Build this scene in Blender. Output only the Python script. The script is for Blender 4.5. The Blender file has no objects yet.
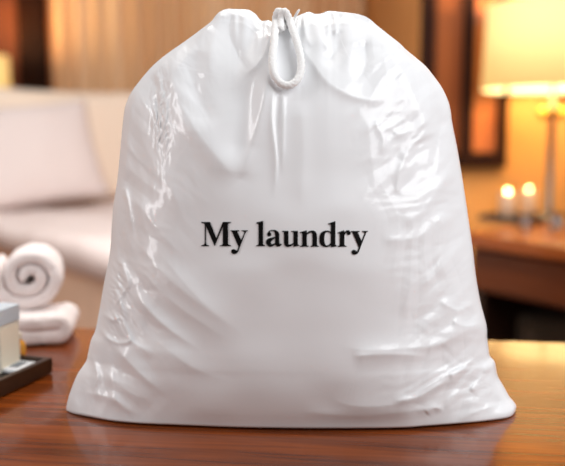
import bpy, bmesh, math, random
import numpy as np
from mathutils import Vector, Matrix, noise
from mathutils.bvhtree import BVHTree
random.seed(7)
C = bpy.context.scene.collection
S = bpy.context.scene
PI = math.pi

# ------------------------------------------------------------------ camera
W, H, F = 565, 466, 785.0
CZ = 1.044
TT = 0.75                      # table top height
PITCH = math.atan(93 / F)
cp, sp_ = math.cos(PITCH), math.sin(PITCH)
cam = bpy.data.cameras.new('camera'); co = bpy.data.objects.new('camera', cam); C.objects.link(co)
co.location = (0, 0, CZ); co.rotation_euler = (PI / 2 - PITCH, 0, 0)
cam.sensor_width = 36; cam.lens = F / W * 36
cam.dof.use_dof = True; cam.dof.focus_distance = 0.79; cam.dof.aperture_fstop = 2.8
cam.clip_start = 0.02
S.camera = co
S.view_settings.view_transform = 'Standard'; S.view_settings.look = 'None'
S.view_settings.gamma = 1; S.view_settings.exposure = 0.08


def ray(px, py):
    a = (px - W / 2) / F; b = (H / 2 - py) / F
    return a, cp + b * sp_, -sp_ + b * cp


def atY(px, py, Y):
    x, y, z = ray(px, py); k = Y / y
    return Vector((x * k, Y, CZ + z * k))


def atZ(px, py, Z):
    x, y, z = ray(px, py); k = (Z - CZ) / z
    return Vector((x * k, y * k, Z))


# ------------------------------------------------------------------ materials
def lin(c):
    return tuple(((v / 255) / 12.92 if v / 255 <= 0.04045 else ((v / 255 + 0.055) / 1.055) ** 2.4) for v in c) + (1,)


def mat(name, rgb, rough=0.5, metal=0, coat=0, emit=None, estr=1, spec=0.5, var=0.0, vscale=8, bump=0, bscale=60,
        trans=0, sss=0, stretch=(1, 1, 1), dark=None, detail=4, ior=1.45, coatr=0.08, sheen=0):
    m = bpy.data.materials.new(name); m.use_nodes = True
    nt = m.node_tree; b = nt.nodes['Principled BSDF']
    b.inputs['Base Color'].default_value = lin(rgb)
    b.inputs['Roughness'].default_value = rough; b.inputs['Metallic'].default_value = metal
    b.inputs['Coat Weight'].default_value = coat; b.inputs['Coat Roughness'].default_value = coatr
    b.inputs['Specular IOR Level'].default_value = spec; b.inputs['IOR'].default_value = ior
    b.inputs['Transmission Weight'].default_value = trans
    b.inputs['Subsurface Weight'].default_value = sss
    b.inputs['Sheen Weight'].default_value = sheen
    if sss: b.inputs['Subsurface Scale'].default_value = 0.01
    if emit:
        b.inputs['Emission Color'].default_value = lin(emit); b.inputs['Emission Strength'].default_value = estr
    tc = nt.nodes.new('ShaderNodeTexCoord'); mp = nt.nodes.new('ShaderNodeMapping')
    mp.inputs['Scale'].default_value = stretch
    nt.links.new(tc.outputs['Object'], mp.inputs['Vector'])
    if var or dark:
        n = nt.nodes.new('ShaderNodeTexNoise'); n.inputs['Scale'].default_value = vscale
        n.inputs['Detail'].default_value = detail; n.inputs['Distortion'].default_value = 0.4
        nt.links.new(mp.outputs['Vector'], n.inputs['Vector'])
        r = nt.nodes.new('ShaderNodeValToRGB')
        r.color_ramp.elements[0].position = 0.3; r.color_ramp.elements[1].position = 0.7
        d = dark or tuple(v * (1 - var) for v in rgb)
        r.color_ramp.elements[0].color = lin(d); r.color_ramp.elements[1].color = lin(rgb)
        nt.links.new(n.outputs['Fac'], r.inputs['Fac']); nt.links.new(r.outputs['Color'], b.inputs['Base Color'])
    if bump:
        n = nt.nodes.new('ShaderNodeTexNoise'); n.inputs['Scale'].default_value = bscale
        n.inputs['Detail'].default_value = 3
        nt.links.new(mp.outputs['Vector'], n.inputs['Vector'])
        bp = nt.nodes.new('ShaderNodeBump'); bp.inputs['Strength'].default_value = bump
        bp.inputs['Distance'].default_value = 0.002
        nt.links.new(n.outputs['Fac'], bp.inputs['Height']); nt.links.new(bp.outputs['Normal'], b.inputs['Normal'])
    return m


M = dict(
    film=mat('white_plastic_film', (236, 238, 241), rough=0.36, spec=0.45, bump=0.03, bscale=90, coat=0.4, coatr=0.07),
    print=mat('black_print', (5, 5, 6), rough=0.6, spec=0.15),
    cord=mat('white_braided_cord', (244, 244, 244), rough=0.6, bump=0.5, bscale=500),
    wood=mat('polished_wood', (142, 68, 20), dark=(86, 36, 10), rough=0.20, spec=0.3, vscale=5, stretch=(1.0, 18, 18), detail=8,
             coat=0.28, coatr=0.06),
    traywood=mat('dark_tray_wood', (40, 26, 18), dark=(24, 15, 10), rough=0.32, vscale=6, stretch=(2, 12, 12)),
    trayrim=mat('tray_wood_rim', (66, 42, 26), dark=(46, 28, 17), rough=0.3, vscale=6, stretch=(2, 12, 12)),
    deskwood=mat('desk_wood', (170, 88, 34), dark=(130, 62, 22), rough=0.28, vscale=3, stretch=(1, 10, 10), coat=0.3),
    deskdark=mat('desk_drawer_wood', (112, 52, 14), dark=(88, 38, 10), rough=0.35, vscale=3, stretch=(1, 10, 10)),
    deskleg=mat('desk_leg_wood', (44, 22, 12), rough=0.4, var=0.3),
    towel=mat('white_terry', (244, 234, 232), rough=0.95, spec=0.1, bump=1.0, bscale=260, sheen=0.3),
    linen=mat('bed_linen', (238, 226, 224), rough=0.9, spec=0.1, bump=0.2, bscale=40),
    pillow=mat('pillow_linen', (226, 214, 212), rough=0.9, spec=0.1, bump=0.2, bscale=60),
    peach=mat('cream_pillow_linen', (244, 226, 208), rough=0.9, spec=0.1, bump=0.2, bscale=60),
    bedbase=mat('tan_upholstery', (242, 208, 182), rough=0.85, var=0.08, vscale=6),
    curtain=mat('tan_curtain', (228, 196, 160), dark=(216, 172, 128), rough=0.9, spec=0.1, vscale=2.0, stretch=(4, 4, 0.1)),
    wallwood=mat('wood_wall_panelling', (138, 70, 32), dark=(108, 50, 22), rough=0.6, vscale=2, stretch=(6, 6, .5)),
    walltan=mat('golden_plaster', (206, 142, 76), rough=0.85, var=0.06, vscale=3),
    floor=mat('carpet_floor', (120, 84, 60), rough=0.9, var=0.15, vscale=10),
    ceil=mat('ceiling_paint', (230, 220, 205), rough=0.9, var=0.02),
    darkwood=mat('dark_frame_wood', (46, 19, 7), dark=(26, 10, 4), rough=0.6, spec=0.1, vscale=2, stretch=(6, 6, .5)),
    midwood=mat('mid_panel_wood', (140, 76, 34), dark=(106, 52, 22), rough=0.55, spec=0.2, vscale=2, stretch=(6, 6, .5)),
    orangewood=mat('amber_panel_wood', (178, 98, 36), dark=(146, 74, 24), rough=0.4, vscale=2, stretch=(6, 6, .5)),
    shade=mat('lit_lamp_shade', (214, 184, 128), rough=0.9, emit=(255, 214, 128), estr=0.62),
    shadein=mat('shade_lining', (255, 250, 230), rough=0.9, emit=(255, 232, 160), estr=2.4),
    silver=mat('brushed_silver', (140, 130, 118), rough=0.25, metal=1),
    gold=mat('polished_brass', (230, 180, 80), rough=0.12, metal=1),
    bulb=mat('lit_bulb', (255, 240, 200), emit=(255, 225, 140), estr=5),
    black=mat('black_lacquer', (16, 14, 14), rough=0.2, coat=0.3),
    glass=mat('clear_glass', (250, 250, 250), rough=0.02, trans=1.0, ior=1.45),
    frost=mat('frosted_glass', (206, 170, 140), rough=0.35, trans=.3),
    wax=mat('candle_wax', (250, 240, 215), rough=0.5, sss=0.2, emit=(255, 225, 160), estr=0.8),
    flame=mat('candle_flame', (255, 230, 160), emit=(255, 226, 150), estr=36),
    wick=mat('wick', (20, 16, 14), rough=0.9),
    boxcream=mat('cream_card', (240, 236, 222), rough=0.5),
    boxblue=mat('pale_blue_card', (208, 220, 230), rough=0.5),
    boxyellow=mat('yellow_card_side', (254, 246, 226), rough=0.5),
    packet=mat('white_sachet_paper', (232, 236, 240), rough=0.45),
    grey=mat('grey_print', (130, 138, 146), rough=0.5),
    amber=mat('amber_plastic', (226, 160, 60), rough=0.25, coat=0.4),
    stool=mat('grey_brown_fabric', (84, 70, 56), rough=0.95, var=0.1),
)


# ------------------------------------------------------------------ helpers
def link(name, me, m, parent=None, smooth=False, offset=None):
    o = bpy.data.objects.new(name, me); C.objects.link(o)
    if m: me.materials.append(m)
    if parent is not None:
        o.parent = parent
    if smooth:
        for p in me.polygons: p.use_smooth = True
    return o


def obj(name, bm, m, parent=None, smooth=False, loc=None):
    bmesh.ops.recalc_face_normals(bm, faces=bm.faces)
    me = bpy.data.meshes.new(name); bm.to_mesh(me); bm.free()
    o = link(name, me, m, parent, smooth)
    if loc is not None: o.location = loc
    return o


def tag(o, label=None, cat=None, group=None, kind=None):
    if label: o['label'] = label
    if cat: o['category'] = cat
    if group: o['group'] = group
    if kind: o['kind'] = kind
    return o


def thing(name, label, cat, loc, rz=0, group=None):
    o = bpy.data.objects.new(name, None); C.objects.link(o); o.empty_display_size = 0.05
    o.location = loc; o.rotation_euler = (0, 0, rz)
    return tag(o, label, cat, group)


def box(bm, cx, cy, cz, sx, sy, sz, bevel=0, seg=2, rz=0):
    """box with centre and full sizes"""
    r = bmesh.ops.create_cube(bm, size=1)
    vs = r['verts']
    bmesh.ops.scale(bm, vec=(sx, sy, sz), verts=vs)
    if bevel:
        es = list({e for v in vs for e in v.link_edges})
        rr = bmesh.ops.bevel(bm, geom=es, offset=bevel, segments=seg, affect='EDGES', profile=0.5)
        vs = list({v for f in rr['faces'] for v in f.verts} | {v for v in vs if v.is_valid})
    if rz: bmesh.ops.rotate(bm, verts=vs, cent=(0, 0, 0), matrix=Matrix.Rotation(rz, 3, 'Z'))
    bmesh.ops.translate(bm, verts=vs, vec=(cx, cy, cz))
    return bm


def lathe(bm, prof, n=48, closed=False):
    rings = []
    for r, z in prof:
        if r < 1e-6: rings.append([bm.verts.new((0, 0, z))])
        else: rings.append([bm.verts.new((r * math.cos(2 * PI * i / n), r * math.sin(2 * PI * i / n), z)) for i in range(n)])
    prs = list(zip(rings, rings[1:]))
    if closed: prs.append((rings[-1], rings[0]))
    for a, b in prs:
        for i in range(n):
            j = (i + 1) % n
            if len(a) == 1 and len(b) == 1: continue
            if len(a) == 1: bm.faces.new((a[0], b[i], b[j]))
            elif len(b) == 1: bm.faces.new((a[i], a[j], b[0]))
            else: bm.faces.new((a[i], a[j], b[j], b[i]))
    return bm


def spline(pts, n=12):
    """Catmull-Rom through n-dimensional points"""
    P = [np.array(p, float) for p in pts]
    out = []
    for i in range(len(P) - 1):
        p0 = P[max(i - 1, 0)]; p1 = P[i]; p2 = P[i + 1]; p3 = P[min(i + 2, len(P) - 1)]
        for k in range(n):
            t = k / n
            out.append(0.5 * ((2 * p1) + (-p0 + p2) * t + (2 * p0 - 5 * p1 + 4 * p2 - p3) * t * t + (-p0 + 3 * p1 - 3 * p2 + p3) * t ** 3))
    out.append(P[-1]); return np.array(out)


def tube(bm, pts, rads, n=12, twist=0.0, lump=0.0):
    P = [Vector(p) for p in pts]; rings = []
    up = Vector((0, 1, 0))
    for i, p in enumerate(P):
        t = (P[min(i + 1, len(P) - 1)] - P[max(i - 1, 0)]).normalized()
        s = t.cross(up)
        if s.length < 0.1: s = t.cross(Vector((1, 0, 0)))
        s.normalize(); u = s.cross(t).normalized()
        r = rads[i] if hasattr(rads, '__len__') else rads
        rg = []
        for k in range(n):
            a = 2 * PI * k / n
            rr = r * (1 + lump * math.cos(3 * (a + twist * i)))
            rg.append(bm.verts.new(p + s * rr * math.cos(a) + u * rr * math.sin(a)))
        rings.append(rg)
    for a, b in zip(rings, rings[1:]):
        for k in range(n): bm.faces.new((a[k], a[(k + 1) % n], b[(k + 1) % n], b[k]))
    bm.faces.new(rings[0]); bm.faces.new(rings[-1][::-1])
    return bm


# ------------------------------------------------------------------ room shell
def wall_box(name, x0, x1, y0, y1, z0, z1, m):
    bm = bmesh.new(); box(bm, 0, 0, (z1 - z0) / 2, x1 - x0, y1 - y0, z1 - z0)
    o = obj(name, bm, m, loc=((x0 + x1) / 2, (y0 + y1) / 2, z0)); tag(o, kind='structure'); return o


RX = 0.545      # left edge of the nearer wall on the right
wall_box('floor', -3.2, 3.2, -2.0, 5.6, -0.05, 0.0, M['floor'])
wall_box('wall_back', -3.2, RX, 5.4, 5.5, 0, 2.7, M['wallwood'])
wall_box('wall_right', RX, 3.2, 3.2, 5.5, 0, 2.7, M['walltan'])
wall_box('wall_left', -3.3, -3.2, -2.0, 5.5, 0, 2.7, M['walltan'])

# dark post at the left of the curtain
bm = bmesh.new(); box(bm, 0, 0, 1.35, 0.19, 0.14, 2.7, 0.01)
px0 = atY(32, 60, 5.25).x
o = obj('trim_1', bm, M['darkwood'], loc=(px0, 5.32, 0)); tag(o, kind='structure')
bm = bmesh.new(); box(bm, 0, 0, 1.35, 0.07, 0.10, 2.7, 0.01)
o = obj('trim_lit_edge', bm, M['orangewood'], loc=(px0 + 0.135, 5.34, 0)); tag(o, kind='structure')  # orange strip: lit edge of the post put into the colour

# curtain across the back
bm = bmesh.new()
x0, x1 = atY(51, 60, 5.2).x, RX - 0.02
n = 420; rows = 10; th = 0.006
g = []
for side in (0, 1):
    gr = []
    for j in range(rows + 1):
        z = 0.03 + 2.6 * j / rows; row = []
        for i in range(n + 1):
            x = x0 + (x1 - x0) * i / n; q = (x - x0)
            y = 5.24 + 0.035 * math.sin(q * 2 * PI / 0.115 + 1.1 * math.sin(q * 5.0)) + 0.012 * math.sin(q * 61 + j * 0.25) + side * th
            row.append(bm.verts.new((x - x0, y - 5.24, z)))
        gr.append(row)
    g.append(gr)
for s in (0, 1):
    for j in range(rows):
        for i in range(n): bm.faces.new((g[s][j][i], g[s][j][i + 1], g[s][j + 1][i + 1], g[s][j + 1][i]))
for j in range(rows):
    for i in (0, n): bm.faces.new((g[0][j][i], g[0][j + 1][i], g[1][j + 1][i], g[1][j][i]))
for i in range(n):
    for j in (0, rows): bm.faces.new((g[0][j][i], g[0][j][i + 1], g[1][j][i + 1], g[1][j][i]))
o = obj('curtain', bm, M['curtain'], smooth=True, loc=(x0, 5.24, 0))
tag(o, 'tan floor-length curtain hanging in soft vertical folds behind the bed', 'curtain')

# dark wood framed panel on the right wall
YP = 3.2
def PX(px): return atY(px, 100, YP - 0.02).x
t = thing('wooden_wall_panel', 'dark wood framed panel on the golden wall left of the glowing lamp', 'wall panel', (PX(461), YP, 0))
zb = atY(460, 167, YP - .03).z; zt = 2.3
def loc_box(bm, xa, xb, za, zb_, y0, y1, bev=0.004):
    box(bm, (xa + xb) / 2 - t.location.x, (y0 + y1) / 2 - YP, (za + zb_) / 2, xb - xa, y1 - y0, zb_ - za, bev)
bm = bmesh.new()
loc_box(bm, RX + 0.002, PX(433), zb, zt, YP - .05, YP - .001)
loc_box(bm, PX(461), PX(472), zb, zt, YP - .05, YP - .001)
loc_box(bm, PX(497), PX(507), zb, zt, YP - .05, YP - .001)
loc_box(bm, PX(433), PX(461), zb, zb + 0.06, YP - .048, YP - .001)
loc_box(bm, PX(472), PX(497), zb, zb + 0.06, YP - .048, YP - .001)
loc_box(bm, PX(433), PX(461), zt - .06, zt, YP - .048, YP - .001)
loc_box(bm, PX(472), PX(497), zt - .06, zt, YP - .048, YP - .001)
obj('frame', bm, M['darkwood'], t)
bm = bmesh.new(); loc_box(bm, PX(433), PX(461), zb + 0.05, zt - .05, YP - .025, YP - .001, 0.002)
tag(obj('panel', bm, M['midwood'], t), 'mid brown wood panel')
bm = bmesh.new(); loc_box(bm, PX(472), PX(497), zb + 0.05, zt - .05, YP - .025, YP - .001, 0.002)
tag(obj('panel', bm, M['orangewood'], t), 'amber wood panel')

# ------------------------------------------------------------------ table
e0, e1 = atZ(90, 327.5, TT), atZ(565, 342.0, TT)
ang = math.atan2(e1.y - e0.y, e1.x - e0.x)
mid = (e0 + e1) / 2
dirx = Vector((math.cos(ang), math.sin(ang), 0)); diry = Vector((-math.sin(ang), math.cos(ang), 0))
depth = 1.05; width = 2.0
cen = mid - diry * (depth / 2); cen.z = 0
tb = thing('wooden_table', 'polished reddish brown wooden table that carries the white laundry bag', 'table', cen, ang)
bm = bmesh.new(); box(bm, 0, 0, TT - 0.0175, width, depth, 0.035, 0.006, 3); obj('table_top', bm, M['wood'], tb)
bm = bmesh.new()
for sy in (-1, 1): box(bm, 0, sy * (depth / 2 - .09), TT - .08, width - .2, .022, .09)
for sx in (-1, 1): box(bm, sx * (width / 2 - .1), 0, TT - .08, .022, depth - .2, .09)
obj('apron', bm, M['wood'], tb)
for sx in (-1, 1):
    for sy in (-1, 1):
        bm = bmesh.new(); box(bm, sx * (width / 2 - .09), sy * (depth / 2 - .09), (TT - .035) / 2, .06, .06, TT - .035, .004)
        obj('leg', bm, M['wood'], tb)

# ------------------------------------------------------------------ the laundry bag
D0 = atZ(67, 411, TT).y - 0.0
LEFT = [(66.3, 410.5), (66.5, 406), (69.5, 394), (77, 375), (85.8, 361.5), (88, 353), (91, 340), (95.4, 330), (99, 312), (103, 289),
        (107, 268), (110.2, 250), (111.8, 225), (113.5, 205), (117, 182), (119.3, 160), (121.6, 135), (124, 112), (127, 101), (132, 91),
        (141, 79), (150, 68.5), (159, 60), (170, 51.5), (187, 39.7), (200, 30), (211, 21.5), (217, 14), (222.6, 10)]
TOP = [(222.6, 10), (228, 8.8), (234, 9), (242, 9.2), (248, 9.7), (252, 11.5), (256, 14.5), (259.5, 19), (262.5, 21), (268, 20.2), (273, 21.5),
       (280, 17), (290, 17.5), (297, 16), (303, 13.5), (309, 11.8), (315, 13.8), (321, 13.4), (327, 11.3), (332, 11), (342, 12), (351, 13), (359, 14.4), (366, 16.7)]
RIGHT = [(515.5, 411), (516.3, 406), (514, 402), (509.4, 396.5), (503, 385), (497.6, 375.4), (494.8, 362), (490, 356), (488.6, 348), (487.2, 338), (486.5, 325),
         (480.5, 301.5), (476, 276), (473, 250), (469, 222), (463, 182), (457.6, 150), (452.3, 123), (450.5, 110), (448, 100.4), (442.6, 88.6), (436, 79),
         (426.5, 67), (417, 58.5), (406, 49.5), (400, 43.5), (388, 34), (376.6, 25), (371, 20), (366, 16.7)]
BOT = [(66.3, 410.5), (73, 413.6), (81.5, 415.8), (97, 419), (113.6, 421.8), (141.5, 424.2), (180, 425.6), (234, 427.6), (290, 428.6), (345, 428.8),
       (400, 428.2), (426, 426.6), (457, 424.4), (481.5, 422.3), (503, 419.2), (512, 416), (515.5, 411)]


def resample(pts, n, pw=None):
    P = spline(pts, 14); d = np.r_[0, np.cumsum(np.hypot(*np.diff(P, axis=0).T))]; d /= d[-1]
    s = pw if pw is not None else np.linspace(0, 1, n)
    return np.c_[np.interp(s, d, P[:, 0]), np.interp(s, d, P[:, 1])]


NU, NV = 440, 430
lin_u = np.linspace(0, 1, NU); us = 0.55 * lin_u + 0.45 * (0.5 - 0.5 * np.cos(PI * lin_u))
lin_v = np.linspace(0, 1, NV); vs = lin_v
vsb = 0.75 * lin_v + 0.25 * (0.5 - 0.5 * np.cos(PI * lin_v))
BOT = [(a, b + 1.8 * max(0, 1 - ((a - 290) / 225) ** 4)) for a, b in BOT]
L_ = resample(LEFT, NV, vsb); R_ = resample(RIGHT, NV, vsb); T_ = resample(TOP, NU, us); B_ = resample(BOT, NU, us)
u = us[None, :, None]; v = vsb[:, None, None]
P = (1 - u) * L_[:, None] + u * R_[:, None] + (1 - v) * B_[None] + v * T_[None] \
    - ((1 - u) * (1 - v) * L_[0] + u * (1 - v) * R_[0] + (1 - u) * v * L_[-1] + u * v * R_[-1])
PXg, PYg = P[..., 0], P[..., 1]
U, V = np.meshgrid(us, vsb)


def vnoise(x, y, seed):
    xi = np.floor(x).astype(np.int64); yi = np.floor(y).astype(np.int64); fx = x - xi; fy = y - yi
    fx = fx * fx * fx * (fx * (fx * 6 - 15) + 10); fy = fy * fy * fy * (fy * (fy * 6 - 15) + 10)
    def h(a, b):
        q = (a * 374761393 + b * 668265263 + seed * 1442695041) & 0x7fffffff
        q = ((q ^ (q >> 13)) * 1274126177) & 0x7fffffff
        return ((q ^ (q >> 16)) & 0xffff) / 65535.0 * 2 - 1
    return (h(xi, yi) * (1 - fx) + h(xi + 1, yi) * fx) * (1 - fy) + (h(xi, yi + 1) * (1 - fx) + h(xi + 1, yi + 1) * fx) * fy


def sm(a, b, x):
    t_ = np.clip((x - a) / (b - a), 0, 1); return t_ * t_ * (3 - 2 * t_)


def crinkle(x, y, ang_, sx, sy, seed, warp=0.8):
    """sum of a few families of straight-sided folds, each fading in and out: flat facets with crisp creases, like crumpled film"""
    rs = random.Random(seed); out = np.zeros(np.shape(x))
    for i_ in range(5):
        th_ = ang_ + rs.uniform(-.55, .55); lam = sy * rs.uniform(1.0, 2.1)
        c, s_ = math.cos(th_), math.sin(th_)
        al = x * c + y * s_; ac = -x * s_ + y * c
        q = ac / lam + warp * vnoise(al / (sx * 1.1) + 5 * i_, ac / (sy * 3.2), seed + i_) + rs.random()
        f = np.abs((q % 1.0) * 2 - 1); f = np.sqrt((f - .5) ** 2 + .004) * np.sign(f - .5) * 2 if False else 1 - 2 * np.sqrt(f * f + .002)
        m_ = sm(-.05, .45, vnoise(al / (sx * .9) + 3.3 * i_, ac / (sy * 1.6) + 7.1, seed + 40 + i_))
        out += f * m_ * lam / sy * .62
    return out


def stroke(X, Y, pts, wl, wr, amp, sharp=1.3, taper=(0.15, 0.3)):
    """crest along a polyline; falls over wl px on its left and wr px on its right (as one walks along it)"""
    Q = spline(pts, 5); out_d = np.full(X.shape, 1e9); out_s = np.zeros(X.shape); out_t = np.zeros(X.shape)
    seg = np.hypot(*np.diff(Q, axis=0).T); cum = np.r_[0, np.cumsum(seg)]; tot = cum[-1]
    for i in range(len(Q) - 1):
        a, b = Q[i], Q[i + 1]; dx, dy = b - a; l2 = dx * dx + dy * dy + 1e-9
        tt = np.clip(((X - a[0]) * dx + (Y - a[1]) * dy) / l2, 0, 1)
        ex = X - a[0] - tt * dx; ey = Y - a[1] - tt * dy; d = np.hypot(ex, ey)
        side = dx * ey - dy * ex            # >0: right hand side on screen (y down)
        m_ = d < out_d
        out_d = np.where(m_, d, out_d); out_s = np.where(m_, side, out_s); out_t = np.where(m_, (cum[i] + tt * seg[i]) / tot, out_t)
    w_ = np.where(out_s > 0, wr, wl)
    env = np.ones(X.shape)
    if taper[0]: env = env * sm(-0.02, taper[0], out_t)
    if taper[1]: env = env * sm(-0.02, taper[1], 1 - out_t)
    return amp * env * np.exp(-(np.sqrt(out_d ** 2 + 0.6) / w_) ** sharp)


def front_relief(X, Y):
    mm = 0.001
    h = np.zeros(X.shape)
    def st(*a, **k):
        nonlocal h
        h = h + stroke(X, Y, *a, **k) * mm
    # --- gathers radiating from the drawstring
    st([(224, 12), (215, 34), (209, 60), (211, 100)], 10, 12, 4.2, sharp=1.6, taper=(.05, .5))
    st([(232, 14), (230, 34), (242, 62), (250, 74)], 5, 10, -4.5, taper=(.1, .3))
    st([(272, 26), (266, 50), (256, 66), (242, 76)], 4, 14, 5.0, taper=(.1, .3))
    st([(248, 10), (258, 26), (262, 22)], 5, 5, 3.0)
    st([(268, 30), (270, 62), (262, 110), (241, 180)], 9, 12, 6.0, sharp=1.5, taper=(.05, .2))
    st([(238, 60), (246, 110), (240, 172)], 17, 17, -7.0, sharp=2, taper=(.4, .25))
    st([(185, 44), (172, 66), (178, 100), (205, 142), (239, 181)], 17, 15, 6.2, sharp=1.5, taper=(.2, .2))
    st([(198, 50), (196, 90), (214, 128)], 9, 10, -3.5, sharp=1.6)
    st([(210, 24), (190, 52), (168, 78)], 7, 8, 3.5, taper=(.1, .4))
    st([(274, 86), (272, 120), (276, 160), (274, 200)], 2.5, 4, 2.6, taper=(.1, .35))
    st([(283, 90), (283, 130), (282, 175)], 3.5, 3, 2.2, taper=(.1, .35))
    st([(300, 100), (303, 150), (300, 215)], 9, 12, 2.0, sharp=1.6)
    # puff right of the cord
    st([(298, 42), (312, 62), (328, 82), (350, 95), (374, 100), (386, 88), (386, 66), (378, 40)], 18, 6, 3.4, taper=(.08, .25))
    st([(322, 15), (320, 32), (326, 46), (334, 54)], 3.5, 7, 4.0, taper=(.05, .3))
    st([(346, 14), (352, 32), (350, 52), (338, 70)], 8, 8, 3.5, sharp=1.6, taper=(.1, .4))
    st([(304, 18), (306, 34), (312, 48)], 4, 6, 3.0, taper=(.1, .3))
    st([(296, 20), (292, 34), (286, 50)], 4, 5, 2.5)
    st([(334, 30), (336, 52), (322, 66)], 7, 7, -3.5, sharp=1.6)
    st([(368, 24), (384, 46), (404, 76), (420, 110), (428, 150)], 12, 14, 5.0, sharp=1.5, taper=(.1, .3))
    st([(362, 40), (366, 66), (352, 84)], 6, 8, -3.0, sharp=1.6)
    st([(384, 34), (410, 62), (432, 92), (444, 120)], 7, 8, 3.0, taper=(.2, .3))
    st([(356, 104), (368, 126), (372, 160), (376, 205)], 14, 12, 1.4, taper=(.1, .4))
    # --- left flank
    st([(160, 62), (146, 76), (134, 92), (129, 118), (126, 150), (124, 182)], 5, 3.5, 3.6, taper=(.1, .1))
    st([(158, 72), (162, 92), (166, 110), (163, 128)], 2, 3, 2.0, taper=(.1, .3))
    st([(124, 186), (129, 206), (133, 234)], 2.5, 3, 3.2, taper=(.1, .3))
    st([(118, 190), (116, 220), (113, 256)], 2.5, 3, 2.2)
    st([(120, 258), (126, 276), (128, 286), (120, 300), (128, 322)], 2.5, 4, 3.0, taper=(.1, .2))
    st([(98, 318), (103, 314), (113, 320), (120, 318), (127, 330), (130, 340), (120, 343), (108, 338), (98, 326)], 2.5, 2.5, 2.6, sharp=1.6, taper=(.05, .05))
    st([(92, 338), (92, 356), (98, 376), (92, 392)], 2.5, 4, 3.0, taper=(.1, .3))
    st([(112, 310), (126, 336), (145, 350), (152, 360)], 3, 5, 2.6, taper=(.1, .3))
    for (a, b, c, wl, wr, am) in [
        ((128, 190), (160, 232), (196, 268), 13, 10, 3.4), ((126, 228), (170, 280), (236, 330), 12, 8, 3.6),
        ((134, 262), (172, 302), (232, 342), 9, 6, 3.2), ((132, 290), (160, 322), (204, 353), 7, 4.5, 4.0),
        ((112, 344), (140, 374), (170, 398), 11, 4.5, 5.0), ((100, 366), (128, 392), (160, 402), 8, 6, 3.2),
        ((142, 330), (190, 366), (236, 384), 12, 9, 3.0), ((150, 240), (200, 300), (250, 340), 10, 9, 2.2),
        ((84, 392), (110, 398), (134, 412), 5, 5, 2.6), ((108, 390), (124, 408), (148, 418), 5, 6, 2.6),
        ((150, 160), (176, 200), (190, 238), 8, 9, 1.8)]:
        st([a, b, c], wl * 1.25, wr * 1.3, am * 1.15, taper=(.25, .6))
    # --- right flank and lower folds
    st([(342, 346), (362, 350), (400, 349), (440, 344), (474, 326)], 9, 8, 3.0, taper=(.3, .12))
    st([(352, 356), (390, 354), (430, 356)], 4, 9, 2.4)
    st([(330, 396), (352, 406), (398, 404), (440, 386), (470, 362), (488, 346)], 16, 8, 3.2, taper=(.2, .15))
    st([(300, 412), (360, 416), (420, 410), (470, 402)], 8, 8, 2.0)
    st([(392, 402), (420, 396), (448, 378), (470, 366)], 5, 4, 2.4)
    st([(470, 392), (482, 376), (492, 364)], 4, 4, 2.6); st([(456, 422), (476, 412), (500, 404)], 3, 5, 2.6)
    st([(426, 414), (434, 408), (444, 410)], 3, 3, 2.2); st([(448, 376), (462, 370), (474, 358)], 3, 4, 2.2)
    st([(452, 320), (466, 326), (484, 322)], 4, 5, 2.6); st([(440, 300), (458, 310), (478, 300)], 4, 6, 2.2)
    st([(400, 226), (424, 210), (444, 180), (456, 150)], 8, 9, 2.4); st([(380, 240), (420, 236), (452, 205)], 8, 7, 2.2)
    st([(390, 128), (402, 134), (420, 126), (436, 112)], 5, 6, 2.4); st([(400, 160), (418, 140), (446, 128)], 6, 6, 2.0)
    st([(396, 196), (400, 170), (408, 150)], 4, 6, 2.0); st([(374, 120), (384, 140), (380, 156)], 4, 5, 2.0)
    st([(440, 210), (444, 240), (436, 280)], 6, 7, 2.0); st([(430, 270), (410, 290), (404, 320)], 7, 9, 1.6)
    # broad undulations
    h += 0.0035 * vnoise(X / 95 + 3, Y / 80, 11) + 0.0016 * vnoise(X / 42, Y / 46, 12)
    # crinkled film towards both flanks, calm in the middle where the print is
    side = np.clip(np.abs(X - (288 + (Y - 230) * 0.02)) / (90 + Y * 0.28), 0, 1.2)
    k = sm(0.42, 0.95, side)
    kl = k * (X < 288); kr = k * (X >= 288)
    h += kl * (0.0007 * crinkle(X, Y, 1.15, 60, 20, 21) + 0.00012 * crinkle(X, Y, 1.2, 24, 8, 24))
    h += kr * (0.0009 * crinkle(X, Y, -0.95, 60, 21, 31) + 0.00018 * crinkle(X, Y, -0.6, 26, 9, 34))
    # glinting creased patch upper left
    p = np.exp(-(((X - 161) / 9) ** 2 + ((Y - 112) / 40) ** 2)); h += p * 0.0008 * crinkle(X, Y, 1.5, 13, 3.6, 41)
    p = np.exp(-(((X - 118) / 9) ** 2 + ((Y - 296) / 34) ** 2)); h += p * 0.0008 * crinkle(X, Y, 1.2, 13, 4.5, 44)
    p = np.exp(-(((X - 398) / 26) ** 2 + ((Y - 138) / 26) ** 2)); h += p * 0.0006 * crinkle(X, Y, -0.5, 26, 9, 47)
    p = np.exp(-(((X - 450) / 46) ** 2 + ((Y - 384) / 26) ** 2)); h += p * 0.0006 * crinkle(X, Y, -0.7, 30, 10, 51)
    # ruffles along the cinched mouth
    m_ = np.exp(-np.clip(Y - 10, 0, 200) / 20.0) * sm(225, 245, X) * (1 - sm(340, 362, X))
    h += m_ * 0.0022 * np.sin(X * 0.62 + 1.4 * np.sin(X * .19)) 
    # keep the printed area nearly flat
    calm = np.exp(-(((X - 286) / 100) ** 4 + ((Y - 238) / 32) ** 4))
    return h, calm


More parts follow.
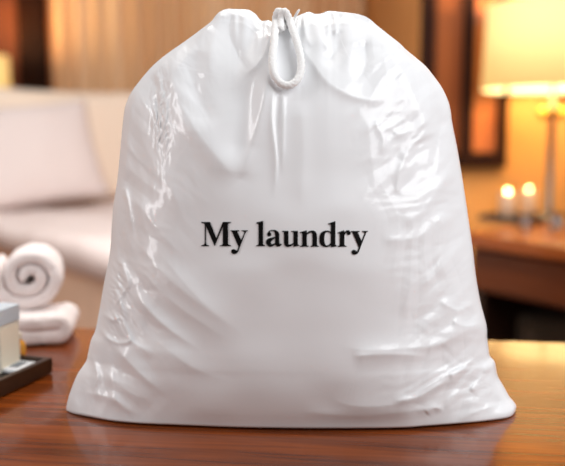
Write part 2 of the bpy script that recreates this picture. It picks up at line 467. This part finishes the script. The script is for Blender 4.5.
hh, calm = front_relief(PXg, PYg)
soft = 0.0012 * vnoise(PXg / 60, PYg / 60, 77)
hh = hh * (1 - 0.75 * calm) + soft * calm
edge = np.minimum(sm(0, 0.035, U), sm(0, 0.035, 1 - U)) * sm(0, 0.03, 1 - V) * sm(0, 0.05, V)

s = np.abs(2 * U - 1)
E = np.clip(1 - s ** 2.3, 0, 1) ** 0.72
prof = np.interp(V, [0, .06, .15, .3, .5, .68, .8, .9, .96, 1], [.62, .82, .96, 1.02, 1.0, .86, .64, .38, .2, 0.0])
# smooth the profile
kern = np.hanning(81); kern /= kern.sum()
pv = np.interp(vsb, [0, .06, .15, .3, .5, .68, .8, .9, .96, 1], [.62, .82, .96, 1.02, 1.0, .86, .64, .40, .22, 0.0])
pv2 = np.convolve(np.pad(pv, 40, mode='reflect', reflect_type='odd'), kern, mode='valid'); wv = sm(.9, 1, vsb); pv = pv2 * (1 - wv) + pv * wv
thick = 0.088 * pv[:, None] * E
tabY = np.array([atZ(a, b, TT + 0.0008).y for a, b in B_])
bott = D0 - tabY                                   # needed at v = 0 so that the hem lies on the table
blend = np.exp(-V / 0.09)
thick = thick + (bott[None, :] - thick[0][None, :]) * blend
front = np.empty((NV, NU, 3)); back = np.empty((NV, NU, 3))
rx = (PXg - W / 2) / F; b_ = (H / 2 - PYg) / F; ry = cp + b_ * sp_; rz_ = -sp_ + b_ * cp
Yf = D0 - thick - hh * edge
k = Yf / ry; front[..., 0] = rx * k; front[..., 1] = Yf; front[..., 2] = CZ + rz_ * k
front[..., 2] = np.maximum(front[..., 2], TT + 0.0008)
roll = 0.006 * np.clip(1 - V / 0.008, 0, 1) ** 2 * np.clip(1 - s ** 6, 0, 1)      # the hem tucks in under the belly
front[..., 1] += roll
k0 = D0 / ry
back[..., 0] = rx * k0; back[..., 2] = CZ + rz_ * k0
hb = 0.003 * vnoise(PXg / 70, PYg / 60, 90) + 0.0018 * crinkle(PXg, PYg, 1.2, 34, 13, 91) * sm(.2, .9, s)
back[..., 1] = D0 + thick * 0.85 - hb * edge
# back sheet: bring its hem down to the table
zc = back[0, :, 2].copy()
back[..., 2] -= (zc - (TT + 0.0008))[None, :] * np.exp(-V / 0.12)
back[..., 2] = np.maximum(back[..., 2], TT + 0.0008)
# the two sheets share the seams on the left, right and top
for q in (np.s_[:, 0], np.s_[:, -1], np.s_[-1, :]): back[q] = front[q]
NF = NV * NU
idxf = np.arange(NF).reshape(NV, NU); idxb = idxf + NF
idxb[:, 0] = idxf[:, 0]; idxb[:, -1] = idxf[:, -1]; idxb[-1, :] = idxf[-1, :]
def quads(I): return np.stack([I[:-1, :-1], I[:-1, 1:], I[1:, 1:], I[1:, :-1]], -1).reshape(-1, 4)
qf = quads(idxf); qb = quads(idxb)[:, ::-1]
qbot = np.stack([idxf[0, :-1], idxb[0, :-1], idxb[0, 1:], idxf[0, 1:]], -1)
allv = np.concatenate([front.reshape(-1, 3), back.reshape(-1, 3)])
faces = np.concatenate([qf, qb, qbot]).tolist()
base = Vector((float(front[0, NU // 2, 0]), D0, TT))
bag = thing('laundry_bag', 'large full white glossy plastic drawstring laundry bag standing on the table', 'bag', base)
fl = []
for f in faces:
    g_ = []
    for i in f:
        if i not in g_: g_.append(i)
    if len(g_) > 2: fl.append(g_)
used = np.zeros(len(allv), bool)
for f in fl: used[f] = True
remap = np.cumsum(used) - 1
me = bpy.data.meshes.new('bag_body')
me.from_pydata((allv[used] - np.array(base)).tolist(), [], [[int(remap[i]) for i in f] for f in fl]); me.update()
link('bag_body', me, M['film'], bag, smooth=True)

bv = BVHTree.FromPolygons([tuple(p) for p in front[::2, ::2].reshape(-1, 3)],
                          quads(np.arange(front[::2, ::2].shape[0] * front[::2, ::2].shape[1]).reshape(front[::2, ::2].shape[:2])).tolist())


def on_bag(px, py, off=0.0):
    d = Vector(ray(px, py)).normalized()
    hit, nrm, _, _ = bv.ray_cast(Vector((0, 0, CZ)), d)
    if hit is None: hit = atY(px, py, D0)
    return hit - d * off


# ---- printed lettering: My laundry
def gstroke(pts, n=7):
    Q = spline(pts, n); l, r = [], []
    for i in range(len(Q)):
        a = Q[max(i - 1, 0)][:2]; b = Q[min(i + 1, len(Q) - 1)][:2]; d = b - a; d = d / (np.hypot(*d) + 1e-9); nn = np.array([-d[1], d[0]])
        l.append(Q[i][:2] + nn * Q[i][2] / 2); r.append(Q[i][:2] - nn * Q[i][2] / 2)
    return [[tuple(l[i]), tuple(l[i + 1]), tuple(r[i + 1]), tuple(r[i])] for i in range(len(l) - 1)]
def gblob(x, y, r, n=20): return [[(x + r * math.cos(2 * PI * i / n), y + r * math.sin(2 * PI * i / n)) for i in range(n)]]


def letter_y(k, ox, oy):
    c = [(0, 0), (87, 0), (87, 9), (70, 15), (107, 100), (140, 22), (132, 14), (112, 8), (112, 0), (172, 0), (172, 8), (157, 14), (104, 145), (92, 180),
         (80, 212), (64, 232), (46, 240), (24, 240), (9, 226), (7, 206), (20, 191), (40, 190), (53, 202), (62, 206), (72, 190), (80, 168), (22, 32), (13, 14), (0, 9)]
    return [[(ox + x * k, oy + y * k) for x, y in c]]


G1, G2, G3 = [], [], []
G1 += [[(32, 70), (120, 70), (185, 235), (250, 70), (333, 70), (333, 79), (308, 86), (303, 96), (303, 288), (309, 301), (332, 307), (332, 315), (220, 315),
        (220, 307), (244, 301), (250, 288), (250, 118), (168, 316), (80, 112), (80, 284), (88, 301), (112, 307), (112, 315), (32, 315), (32, 307), (58, 300), (67, 284),
        (67, 98), (58, 86), (32, 79)]]
G1 += letter_y(1.0, 328, 154)
G2 += [[(42, 77), (112, 58), (112, 293), (118, 303), (133, 307), (133, 315), (42, 315), (42, 307), (60, 302), (66, 292), (66, 102), (60, 90), (42, 86)]]
G2 += gblob(173, 195, 22) + gstroke([(160, 188, 14), (180, 163, 13), (207, 156, 13), (234, 164, 26), (252, 192, 44), (254, 240, 42), (254, 290, 42)])
G2 += [[(234, 265), (276, 268), (280, 292), (300, 290), (297, 303), (276, 319), (252, 320), (236, 305)]]
G2 += gstroke([(242, 226, 14), (206, 238, 24), (172, 260, 48), (168, 284, 50), (186, 306, 34), (212, 302, 20), (240, 284, 10)])
G2 += [[(303, 160), (368, 160), (368, 280), (322, 280), (322, 180), (317, 171), (303, 168)]]
G2 += gstroke([(345, 275, 46), (350, 298, 42), (366, 308, 30), (390, 306, 20), (424, 284, 8)])
G2 += [[(397, 160), (463, 160), (463, 292), (470, 302), (481, 304), (481, 311), (420, 322), (418, 300), (418, 180), (412, 171), (397, 168)]]
G3 += [[(0, 134), (52, 120), (54, 126), (54, 232), (58, 240), (70, 243), (70, 249), (2, 249), (2, 243), (14, 240), (18, 232), (18, 148), (12, 141), (0, 141)]]
G3 += gstroke([(48, 156, 8), (68, 138, 14), (92, 130, 18), (110, 142, 32), (116, 170, 36), (116, 232, 36)])
G3 += [[(98, 230), (134, 230), (138, 240), (149, 243), (149, 249), (84, 249), (84, 243), (95, 240)]]
G3 += gstroke([(246, 148, 8), (230, 131, 11), (205, 129, 14), (180, 148, 32), (172, 188, 38), (180, 226, 34), (204, 245, 14), (228, 240, 14), (248, 222, 10)])
G3 += [[(222, 66), (278, 48), (278, 228), (282, 238), (293, 240), (293, 246), (243, 253), (243, 82), (238, 75), (222, 73)]]
G3 += [[(298, 136), (346, 120), (349, 126), (349, 232), (354, 240), (368, 243), (368, 249), (298, 249), (298, 243), (309, 240), (313, 232), (313, 150), (308, 143), (298, 143)]]
G3 += gstroke([(346, 158, 8), (356, 138, 12), (370, 126, 12), (386, 128, 18)]) + gblob(383, 141, 16.5)
G3 += letter_y(7.85 / 10.09, 400, 125)
bm = bmesh.new()
for G, k_, ox, oy in ((G1, 10.09, 198, 215), (G2, 10.09, 252, 215), (G3, 7.85, 300, 215)):
    for poly in G:
        vv = [bm.verts.new((ox + x / k_, 0, oy + y / k_)) for x, y in poly]
        try: bm.faces.new(vv).normal_update()
        except ValueError: pass
bmesh.ops.triangulate(bm, faces=bm.faces[:])
x = 198
while x < 372:
    bmesh.ops.bisect_plane(bm, geom=bm.verts[:] + bm.edges[:] + bm.faces[:], plane_co=(x, 0, 0), plane_no=(1, 0, 0)); x += 3
z = 218
while z < 258:
    bmesh.ops.bisect_plane(bm, geom=bm.verts[:] + bm.edges[:] + bm.faces[:], plane_co=(0, 0, z), plane_no=(0, 0, 1)); z += 3
for v_ in bm.verts: v_.co = on_bag(v_.co.x, v_.co.z, 0.0007) - base
me = bpy.data.meshes.new('lettering'); bm.to_mesh(me); bm.free()
tag(link('lettering', me, M['print'], bag), 'black serif print reading My laundry')

# ---- drawstring loop
def cp_(px, py, off): return on_bag(px, max(py, 21), off) + (atY(px, py, D0) - atY(px, max(py, 21), D0)) - base
pts = [(290, 26, .006), (285, 17, .010), (279, 11.5, .012), (276.2, 16, .013), (275.4, 28, .011), (274, 44, .010), (272.2, 60, .009), (273.5, 73, .008), (279, 82, .008), (287.5, 85.5, .008),
       (296, 81.5, .008), (300.6, 72, .008), (301, 60, .009), (298, 46, .010), (293.5, 32, .012), (289, 19, .015), (285, 12, .015), (281.5, 15, .014), (280.5, 30, .012)]
Q = spline(pts, 10)
P3 = [cp_(a, b, c) for a, b, c in Q]
P3 = [tuple(p) for p in P3]
for _ in range(4): P3 = [P3[0]] + [tuple((np.array(P3[i - 1]) + 2 * np.array(P3[i]) + np.array(P3[i + 1])) / 4) for i in range(1, len(P3) - 1)] + [P3[-1]]
bm = bmesh.new(); tube(bm, P3, 0.0037, 14, twist=0.5, lump=0.10)
obj('drawstring', bm, M['cord'], bag, smooth=True)
bm = bmesh.new()
for pp in ([(290, 32, .008), (292.5, 24, .010), (295.5, 16, .010), (299.5, 9.5, .010)], [(293, 36, .005), (297, 27, .007), (298, 18, .006)]):
    q = spline(pp, 8); tube(bm, [cp_(a, b, c) for a, b, c in q], [0.0013] * (len(q) - 3) + [.0011, .0009, .0006], 8)
obj('cord_end', bm, M['cord'], bag, smooth=True)

# ------------------------------------------------------------------ tray and things on it, far left
ZR = TT + 0.02
c0 = atZ(52.5, 358, ZR); c1 = atZ(0, 381.5, ZR)
d1 = (c1 - c0); d1.z = 0; d1.normalize(); d2 = Vector((d1.y, -d1.x, 0))
if d2.x > 0: d2 = -d2
L1, L2 = 0.24, 0.22
tc = c0 + d1 * L1 / 2 + d2 * L2 / 2; tc.z = TT
ta = math.atan2(d1.y, d1.x)
tray = thing('amenity_tray', 'dark brown wooden tray with shallow sides at the left table edge', 'tray', tc, ta)
# local x along d1, local y perpendicular
bm = bmesh.new(); box(bm, 0, 0, 0.006, L1 - .004, L2 - .004, 0.008, 0.001); obj('tray_bottom', bm, M['traywood'], tray)
bm = bmesh.new()
for sx in (-1, 1): box(bm, sx * (L1 / 2 - .004), 0, 0.011, .008, L2, .020, .0015)
for sy in (-1, 1): box(bm, 0, sy * (L2 / 2 - .004), 0.011, L1, .008, .0199, .0015)
obj('tray_side', bm, M['trayrim'], tray)
s_loc = tray.matrix_basis.inverted()
zf = TT + 0.0101
# box
pb = atZ(8, 372, zf)
bx = thing('amenity_box', 'small cream box with pale blue lid on the dark tray', 'box', (pb.x - .031, pb.y + .02, zf), math.radians(-14))
bm = bmesh.new(); box(bm, 0, 0, 0.029, .062, .045, .058, .001); bo = obj('box_body', bm, M['boxcream'], bx)
bm = bmesh.new(); box(bm, 0, 0, 0.0685, .064, .047, .021, .0015); obj('box_lid', bm, M['boxblue'], bx)
bm = bmesh.new(); box(bm, 0.0312, 0, 0.029, .0008, .038, .05); tag(obj('side_label', bm, M['boxyellow'], bx), 'pale yellow side label')
# sachet
ps = atZ(21, 364, zf + .004)
pk = thing('paper_sachet', 'flat white paper sachet lying on the dark tray beside the box', 'sachet', (ps.x, ps.y - .004, zf), ta + 0.1)
bm = bmesh.new(); box(bm, 0, 0, 0.0028, .05, .034, .0055, .0018); obj('sachet_body', bm, M['packet'], pk, True)
bm = bmesh.new(); box(bm, .004, 0, 0.0058, .022, .012, .0006); tag(obj('printed_patch', bm, M['grey'], pk), 'grey printed patch')
# amber bottle
pa = atZ(19.5, 357, zf)
ab = thing('amber_bottle', 'small amber bottle standing just behind the cream box', 'bottle', (pa.x + .005, pa.y - .018, zf))
bm = bmesh.new(); lathe(bm, [(0, 0), (.0085, 0), (.0095, .002), (.0095, .022), (.007, .026), (.0045, .028), (.0045, .030), (0, .030)], 28)
obj('bottle_body', bm, M['amber'], ab, True)
bm = bmesh.new(); lathe(bm, [(0, .0301), (.0055, .0301), (.0055, .037), (0, .0375)], 24); obj('bottle_cap', bm, M['boxcream'], ab)

# ------------------------------------------------------------------ towels
def ribbon_solid(name, path, thk, length, m, parent_loc, rz, fluff=0.0016, nseg=26, taper_end=0.006):
    """path: list of (x,z) centre line; cross-section thickness thk; extruded along local +Y"""
    P_ = np.array(path); n_ = len(P_)
    T = np.gradient(P_, axis=0); T /= np.linalg.norm(T, axis=1)[:, None] + 1e-9; Nn = np.c_[-T[:, 1], T[:, 0]]
    hw = np.full(n_, thk / 2)
    for i_ in range(4): f_ = math.sqrt(1 - (1 - (i_ + .3) / 4.3) ** 2); hw[i_] *= f_; hw[-1 - i_] *= f_
    loop = np.concatenate([P_ + Nn * hw[:, None], (P_ - Nn * hw[:, None])[::-1]])
    ctr = np.concatenate([P_, P_[::-1]])
    bm = bmesh.new(); rings = []
    ys = [0, .15, .5] + list(np.linspace(1.2, nseg - 1.2, nseg)) + [nseg - .5, nseg - .15, nseg]
    for q in ys:
        y = length * q / nseg; e_ = min(y, length - y); sh = 1 - 0.55 * max(0, 1 - e_ / taper_end) ** 2
        rg = []
        for (lx, lz), (cx_, cz_) in zip(loop, ctr):
            x_ = cx_ + (lx - cx_) * sh; z_ = cz_ + (lz - cz_) * sh
            nv = noise.noise_vector(Vector((x_, y, z_)) * 120) * fluff + noise.noise_vector(Vector((x_, y, z_)) * 28) * fluff * 1.6
            yy = y + 0.004 * noise.noise(Vector((cx_ * 40, 3.0, cz_ * 40)))
            rg.append(bm.verts.new((x_ + nv.x, yy + nv.y, z_ + nv.z * .8)))
        rings.append(rg)
    m_ = len(loop)
    for a, b in zip(rings, rings[1:]):
        for i_ in range(m_): bm.faces.new((a[i_], a[(i_ + 1) % m_], b[(i_ + 1) % m_], b[i_]))
    for rg in (rings[0], rings[-1]):
        for i_ in range(n_ - 1): bm.faces.new((rg[i_], rg[i_ + 1], rg[m_ - 2 - i_], rg[m_ - 1 - i_]))
    zmin = min(v_.co.z for v_ in bm.verts)
    bmesh.ops.translate(bm, verts=bm.verts, vec=(0, 0, -zmin))
    top = max(v_.co.z for v_ in bm.verts)
    o = obj(name, bm, m, smooth=True, loc=parent_loc); o.rotation_euler = (0, 0, rz)
    return o, top


# folded towel
pf = atZ(78, 347, TT)
t2 = 0.0215
path = []
xr = -0.016
for x_ in np.linspace(-0.21, xr, 30): path.append((x_, t2 * .5))
for a_ in np.linspace(-PI / 2, PI / 2, 16)[1:-1]: path.append((xr + t2 * .55 * math.cos(a_), t2 * 1.02 + t2 * .52 * math.sin(a_)))
for x_ in np.linspace(xr, -0.2, 30): path.append((x_, t2 * 1.52 + 0.002 * math.sin(x_ * 40)))
o, ftop = ribbon_solid('folded_towel', path, t2 * .98, 0.105, M['towel'], (pf.x - .017, pf.y + 0.005, TT + .0005), math.radians(8))
tag(o, 'folded white terry towel lying flat on the table under the rolled one', 'towel')
# rolled towel
Rr = 0.0590
path = []
turns = 2.15
th_end = 1.15 * PI
for i in range(150):
    q = i / 149; th_ = th_end - (1 - q) * turns * 2 * PI
    r_ = 0.0045 + (Rr - 0.0095 - 0.0045) * q ** 0.95
    path.append((r_ * math.cos(-th_) * 1.0, r_ * math.sin(-th_) * 0.9))
pr = atY(27, 274, 1.165)
o, rtop = ribbon_solid('rolled_towel', path, 0.0178, 0.11, M['towel'], (pr.x + .012, 1.135, TT + ftop - .003), math.radians(14), fluff=.0014)
tag(o, 'rolled white terry towel with spiral end on top of the folded towel', 'towel')

# ------------------------------------------------------------------ bed
A = Vector((-0.47, 2.36, 0)); Ld = Vector((-0.62, 0.78, 0)).normalized(); Wd = Vector((Ld.y, -Ld.x, 0))
BL, BW = 2.05, 1.12
bc = A + Ld * BL / 2 + Wd * BW / 2; ba = math.atan2(Wd.y, Wd.x)
bed = thing('bed', 'bed with white duvet and tan upholstered base behind the table', 'bed', bc, ba)
# local x = width, local y = towards head
bm = bmesh.new(); box(bm, 0, 0, .32, BW, BL, .54, .02, 3); obj('bed_base', bm, M['bedbase'], bed, True)
for sx in (-1, 1):
    for sy in (-1, 1):
        bm = bmesh.new(); box(bm, sx * (BW / 2 - .08), sy * (BL / 2 - .08), .025, .06, .06, .05); obj('leg', bm, M['deskleg'], bed)
def soft_slab(cx, cy, cz, sx, sy, sz, amp, seed, seg=(40, 60)):
    bm = bmesh.new(); box(bm, 0, 0, 0, sx, sy, sz, min(sz * .45, .05), 5)
    for i in range(1, seg[0]): bmesh.ops.bisect_plane(bm, geom=bm.verts[:] + bm.edges[:] + bm.faces[:], plane_co=(-sx / 2 + sx * i / seg[0], 0, 0), plane_no=(1, 0, 0))
    for i in range(1, seg[1]): bmesh.ops.bisect_plane(bm, geom=bm.verts[:] + bm.edges[:] + bm.faces[:], plane_co=(0, -sy / 2 + sy * i / seg[1], 0), plane_no=(0, 1, 0))
    for v_ in bm.verts:
        if v_.co.z > -sz * .3: v_.co.z += amp * noise.noise(v_.co * 3 + Vector((seed, 0, 0))) + amp * .4 * noise.noise(v_.co * 9)
    bmesh.ops.translate(bm, verts=bm.verts, vec=(cx, cy, cz)); return bm
obj('duvet', soft_slab(0, 0, .64, BW + .05, BL + .03, .11, .02, 1), M['linen'], bed, True)
bm = bmesh.new(); box(bm, 0, BL / 2 + .06, .56, BW + .06, .08, 1.0, .02, 3); obj('headboard', bm, M['bedbase'], bed, True)


def pillow_bm(w, h, t_):
    bm = bmesh.new(); n_ = 28; g_ = {}
    for s_ in (1, -1):
        for i in range(n_ + 1):
            for j in range(n_ + 1):
                a = -1 + 2 * i / n_; b = -1 + 2 * j / n_
                if s_ == -1 and (i in (0, n_) or j in (0, n_)): g_[(s_, i, j)] = g_[(1, i, j)]; continue
                th_ = t_ / 2 * max(0, (1 - abs(a) ** 2.4)) ** .55 * max(0, (1 - abs(b) ** 2.4)) ** .55
                pin = 1 - 0.06 * (1 - abs(a) ** 2) * abs(b) ** 3; pin2 = 1 - 0.06 * (1 - abs(b) ** 2) * abs(a) ** 3
                x_ = a * w / 2 * pin2; z_ = b * h / 2 * pin
                th_ += (0.008 * noise.noise(Vector((x_ * 7, z_ * 7, s_ * 3)))) * (th_ > .01)
                g_[(s_, i, j)] = bm.verts.new((x_, s_ * th_, z_ + h / 2))
        for i in range(n_):
            for j in range(n_):
                q = [g_[(s_, i, j)], g_[(s_, i + 1, j)], g_[(s_, i + 1, j + 1)], g_[(s_, i, j + 1)]]
                bm.faces.new(q)
    return bm
BT = 0.70
def pillow(lx, ly, w, h, t_, lean, rz, m, label, roll=0):
    p = bc + Wd * lx + Ld * ly
    o = obj('pillow', pillow_bm(w, h, t_), m, None, True, loc=(p.x, p.y, BT + .004 + abs(roll) * w * .3))
    o.rotation_euler = (-lean, roll, ba + rz); tag(o, label, 'pillow'); return o
pillow(.10, .82, .96, .62, .17, .13, 0, M['peach'], 'large cream pillow propped upright against the headboard, behind the paler pillow')
pillow(-.24, .52, .80, .52, .18, .32, 0.04, M['pillow'], 'pale white pillow leaning in front of the large cream pillow', -0.09)

# ------------------------------------------------------------------ left bedside lamp
def table_lamp(loc, label, rs, hs, zb_, col_r, with_knobs=True):
    t = thing('table_lamp', label, 'lamp', loc)
    bm = bmesh.new(); lathe(bm, [(0, 0), (.052, 0), (.056, .006), (.054, .016), (.03, .024), (.0, .024)], 48); obj('lamp_base', bm, M['silver'], t, True)
    bm = bmesh.new(); lathe(bm, [(0, .022), (col_r * 1.5, .022), (col_r * 1.5, .04), (col_r, .05), (col_r, zb_ - .09), (col_r * 1.3, zb_ - .08), (col_r * 1.3, zb_ - .06), (.008, zb_ - .05), (.008, zb_ + .06), (0, zb_ + .06)], 32)
    obj('lamp_column', bm, M['silver'], t, True)
    r1, r0 = rs * .95, rs
    bm = bmesh.new(); lathe(bm, [(r0, zb_), (r1, zb_ + hs), (r1 - .003, zb_ + hs), (r0 - .003, zb_)], 64, closed=True)
    sh = obj('lamp_shade', bm, M['shade'], t, True)
    bm = bmesh.new(); lathe(bm, [(r0 - .0035, zb_ + .001), (r1 - .0035, zb_ + hs - .001), (r1 - .005, zb_ + hs - .001), (r0 - .005, zb_ + .001)], 64, closed=True)
    obj('shade_lining', bm, M['shadein'], sh, True)
    bm = bmesh.new()
    for k_ in range(3):
        a = k_ * 2 * PI / 3 + .3
        tube(bm, [(0, 0, zb_ + .06), (math.cos(a) * (r0 - .004), math.sin(a) * (r0 - .004), zb_ + .055)], .002, 6)
    obj('shade_spider', bm, M['gold'], sh)
    bm = bmesh.new(); lathe(bm, [(0, zb_ + .06), (.014, zb_ + .062), (.014, zb_ + .09), (.03, zb_ + .12), (.032, zb_ + .145), (.02, zb_ + .17), (0, zb_ + .178)], 24)
    obj('light_bulb', bm, M['bulb'], t, True)
    if with_knobs:
        for sx in (-1, 1):
            bm = bmesh.new(); bmesh.ops.create_uvsphere(bm, u_segments=24, v_segments=16, radius=.024)
            bmesh.ops.translate(bm, verts=bm.verts, vec=(sx * .034, -.01, zb_ - .085)); obj('brass_ball', bm, M['gold'], t, True)
    li = bpy.data.lights.new('lamp_light', 'POINT'); li.color = (1, .68, .35); li.shadow_soft_size = .06
    lo = bpy.data.objects.new('lamp_light', li); C.objects.link(lo); lo.location = Vector(loc) + Vector((0, 0, zb_ + .26)); 
    return t, li


# desk frame: front edge line
f0 = atZ(455, 232, TT); f1 = atZ(565, 247, TT)
fd = (f1 - f0); fd.z = 0; fd.normalize(); fn = Vector((-fd.y, fd.x, 0))
if fn.y < 0: fn = -fn
DL, DD = 1.7, .62
f0 = f0 - fd * 0.0
dc = f0 + fd * DL / 2 + fn * DD / 2; dc.z = 0; da = math.atan2(fd.y, fd.x)
print('desk', f0, f1, math.degrees(da), dc)
desk = thing('writing_desk', 'orange brown wooden desk with drawers that carries the glowing lamp', 'desk', dc, da)
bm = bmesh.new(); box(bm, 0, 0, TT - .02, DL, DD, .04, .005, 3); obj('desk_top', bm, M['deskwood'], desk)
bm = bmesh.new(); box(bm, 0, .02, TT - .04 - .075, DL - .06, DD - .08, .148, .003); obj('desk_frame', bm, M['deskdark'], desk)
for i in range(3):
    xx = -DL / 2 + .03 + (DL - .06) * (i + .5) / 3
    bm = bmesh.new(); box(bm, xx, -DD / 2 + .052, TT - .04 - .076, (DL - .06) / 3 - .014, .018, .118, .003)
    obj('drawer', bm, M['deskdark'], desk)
bm = bmesh.new(); box(bm, 0, DD / 2 - .06, .30, DL - .16, .018, .54); obj('dark_gap_panel', bm, M['deskleg'], desk)  # added dark sheet standing in for the shade in the leg space
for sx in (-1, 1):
    bm = bmesh.new(); box(bm, sx * (DL / 2 - .05), .01, (TT - .18) / 2, .05, DD - .1, TT - .18, .004); obj('side_panel', bm, M['deskleg'], desk)  # added dark sides, closing the leg space where the bright wall showed

def on_desk(px, py, dz=0.0005): p = atZ(px, py, TT); p.z = TT + dz; return p
pl = on_desk(548, 219)
print('lamp', pl)
RL = pl.y
zbot = atY(548, 90, RL).z - TT; ztop = atY(548, 6, RL).z - TT
lamp, l1 = table_lamp(pl, 'glowing table lamp with pale drum shade on the desk at right', 69 * RL / F, ztop - zbot, zbot, .0125)
l1.energy = 17
# stool under the desk
ps_ = atY(552, 307, 2.72)
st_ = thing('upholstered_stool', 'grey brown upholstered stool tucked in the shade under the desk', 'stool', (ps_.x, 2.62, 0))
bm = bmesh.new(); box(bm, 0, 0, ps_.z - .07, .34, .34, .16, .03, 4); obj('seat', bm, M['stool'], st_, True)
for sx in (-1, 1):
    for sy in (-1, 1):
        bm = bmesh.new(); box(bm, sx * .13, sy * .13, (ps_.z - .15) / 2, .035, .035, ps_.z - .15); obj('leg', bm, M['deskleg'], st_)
# tray, candles and glasses on the desk
tp = on_desk(512, 222)
dt = thing('lacquer_tray', 'low black tray on the desk under the two candles', 'tray', tp, da)
bm = bmesh.new(); box(bm, 0, 0, .005, .20, .12, .01, .003); obj('tray_bottom', bm, M['black'], dt)
bm = bmesh.new()
for sx in (-1, 1): box(bm, sx * .099, 0, .012, .006, .122, .024, .002)
for sy in (-1, 1): box(bm, 0, sy * .059, .012, .2, .006, .0238, .002)
obj('tray_side', bm, M['black'], dt)
def candle(px, pyf, py, Y, label, zbase, h):
    p = atY(px, pyf, Y)
    t = thing('candle_jar', label, 'candle', (p.x, Y, zbase), group='lit candles on the desk')
    bm = bmesh.new(); lathe(bm, [(0, 0), (.028, 0), (.030, .003), (.030, h), (.0275, h), (.0275, .006), (0, .006)], 32); obj('glass_jar', bm, M['frost'], t, True)
    bm = bmesh.new(); lathe(bm, [(0, .0065), (.027, .0065), (.027, h * .62), (0, h * .60)], 32); obj('wax', bm, M['wax'], t, True)
    bm = bmesh.new(); tube(bm, [(0, 0, h * .6), (0.001, 0, h * .6 + .01)], .001, 6); obj('wick', bm, M['wick'], t)
    bm = bmesh.new(); lathe(bm, [(0, h * .6 + .009), (.007, h * .6 + .016), (.009, h * .6 + .026), (.005, h * .6 + .040), (0, h * .6 + .054)], 16); obj('flame', bm, M['flame'], t, True)
    return t
q1 = atZ(508, 218, TT + .01).y; q2 = atZ(537, 219, TT + .0).y
candle(508, 190, 218, tp.y + .012, 'lit candle in a glass on the black tray, farther from the lamp', TT + .0106, .095)
candle(529, 190, 219, q2 + .075, 'lit candle in a glass beside the lamp column', TT + .0005, .105)
pg = on_desk(528, 228)
def tumbler(p, label, h=.075, r=.026):
    bm = bmesh.new(); lathe(bm, [(0, 0), (r * .85, 0), (r, h), (r - .002, h), (r * .85 - .002, .008), (0, .008)], 32)
    o = obj('glass_tumbler', bm, M['glass'], None, True, loc=p); tag(o, label, 'glass', 'glass tumblers on the desk'); return o
tumbler(on_desk(525, 232), 'clear glass tumbler in front of the black tray on the desk', .05, .02)
tumbler(on_desk(556, 232), 'clear glass tumbler at the foot of the glowing lamp', .06, .024)

# bedside lamp at far left, on a bedside cabinet
lp = Vector((atY(-16, 60, 4.78).x, 4.78, .80))
cab = thing('bedside_cabinet', 'dark wooden bedside cabinet behind the pillows at the left edge', 'cabinet', (lp.x - .1, lp.y + .05, 0))
bm = bmesh.new(); box(bm, 0, 0, .42, .44, .36, .76, .006); obj('cabinet_body', bm, M['darkwood'], cab)
for zz in (.62, .28):
    bm = bmesh.new(); box(bm, 0, -.185, zz, .40, .016, .28, .003); dr = obj('drawer', bm, M['darkwood'], cab)
    bm = bmesh.new(); bmesh.ops.create_uvsphere(bm, u_segments=16, v_segments=10, radius=.012); bmesh.ops.translate(bm, verts=bm.verts, vec=(0, -.203, zz)); obj('knob', bm, M['gold'], dr, True)
for sx in (-1, 1):
    for sy in (-1, 1):
        bm = bmesh.new(); box(bm, sx * .19, sy * .15, .02, .04, .04, .04); obj('leg', bm, M['darkwood'], cab)
zb2 = atY(-16, 106, 4.78).z - .80; zt2 = atY(-16, 56, 4.78).z - .80
lamp2, l2 = table_lamp(lp, 'glowing bedside lamp partly out of view at the left edge', 24 * 4.78 / F, zt2 - zb2, zb2, .016, False)
l2.energy = 26

# ------------------------------------------------------------------ light
w = bpy.data.worlds.new('world'); S.world = w; w.use_nodes = True
w.node_tree.nodes['Background'].inputs[0].default_value = (1.0, 0.965, 0.94, 1); w.node_tree.nodes['Background'].inputs[1].default_value = 0.32


def area(name, loc, target, sx, sy, power, col=(1, 1, 1)):
    li = bpy.data.lights.new(name, 'AREA'); li.shape = 'RECTANGLE'; li.size = sx; li.size_y = sy; li.energy = power; li.color = col
    o = bpy.data.objects.new(name, li); C.objects.link(o); o.location = loc
    o.rotation_euler = (Vector(target) - Vector(loc)).to_track_quat('-Z', 'Y').to_euler(); return o


area('soft_key_right', (1.5, -0.1, 2.1), (0, .8, .95), 1.5, 1.6, 37, (.98, .99, 1))  # unseen soft key added to light the bag; no window is built
area('glint_fill_left', (-2.0, 0.3, 1.6), (0, .85, .95), .35, 1.6, 17, (.99, .985, 1))  # added strip light: fills the bag's left side and makes its glints
area('bed_fill_high', (0.0, 1.6, 2.6), (-.6, 3.6, .6), 1.6, 1.0, 55, (1, .94, .88))  # added overhead light that brightens the bed, no window behind it
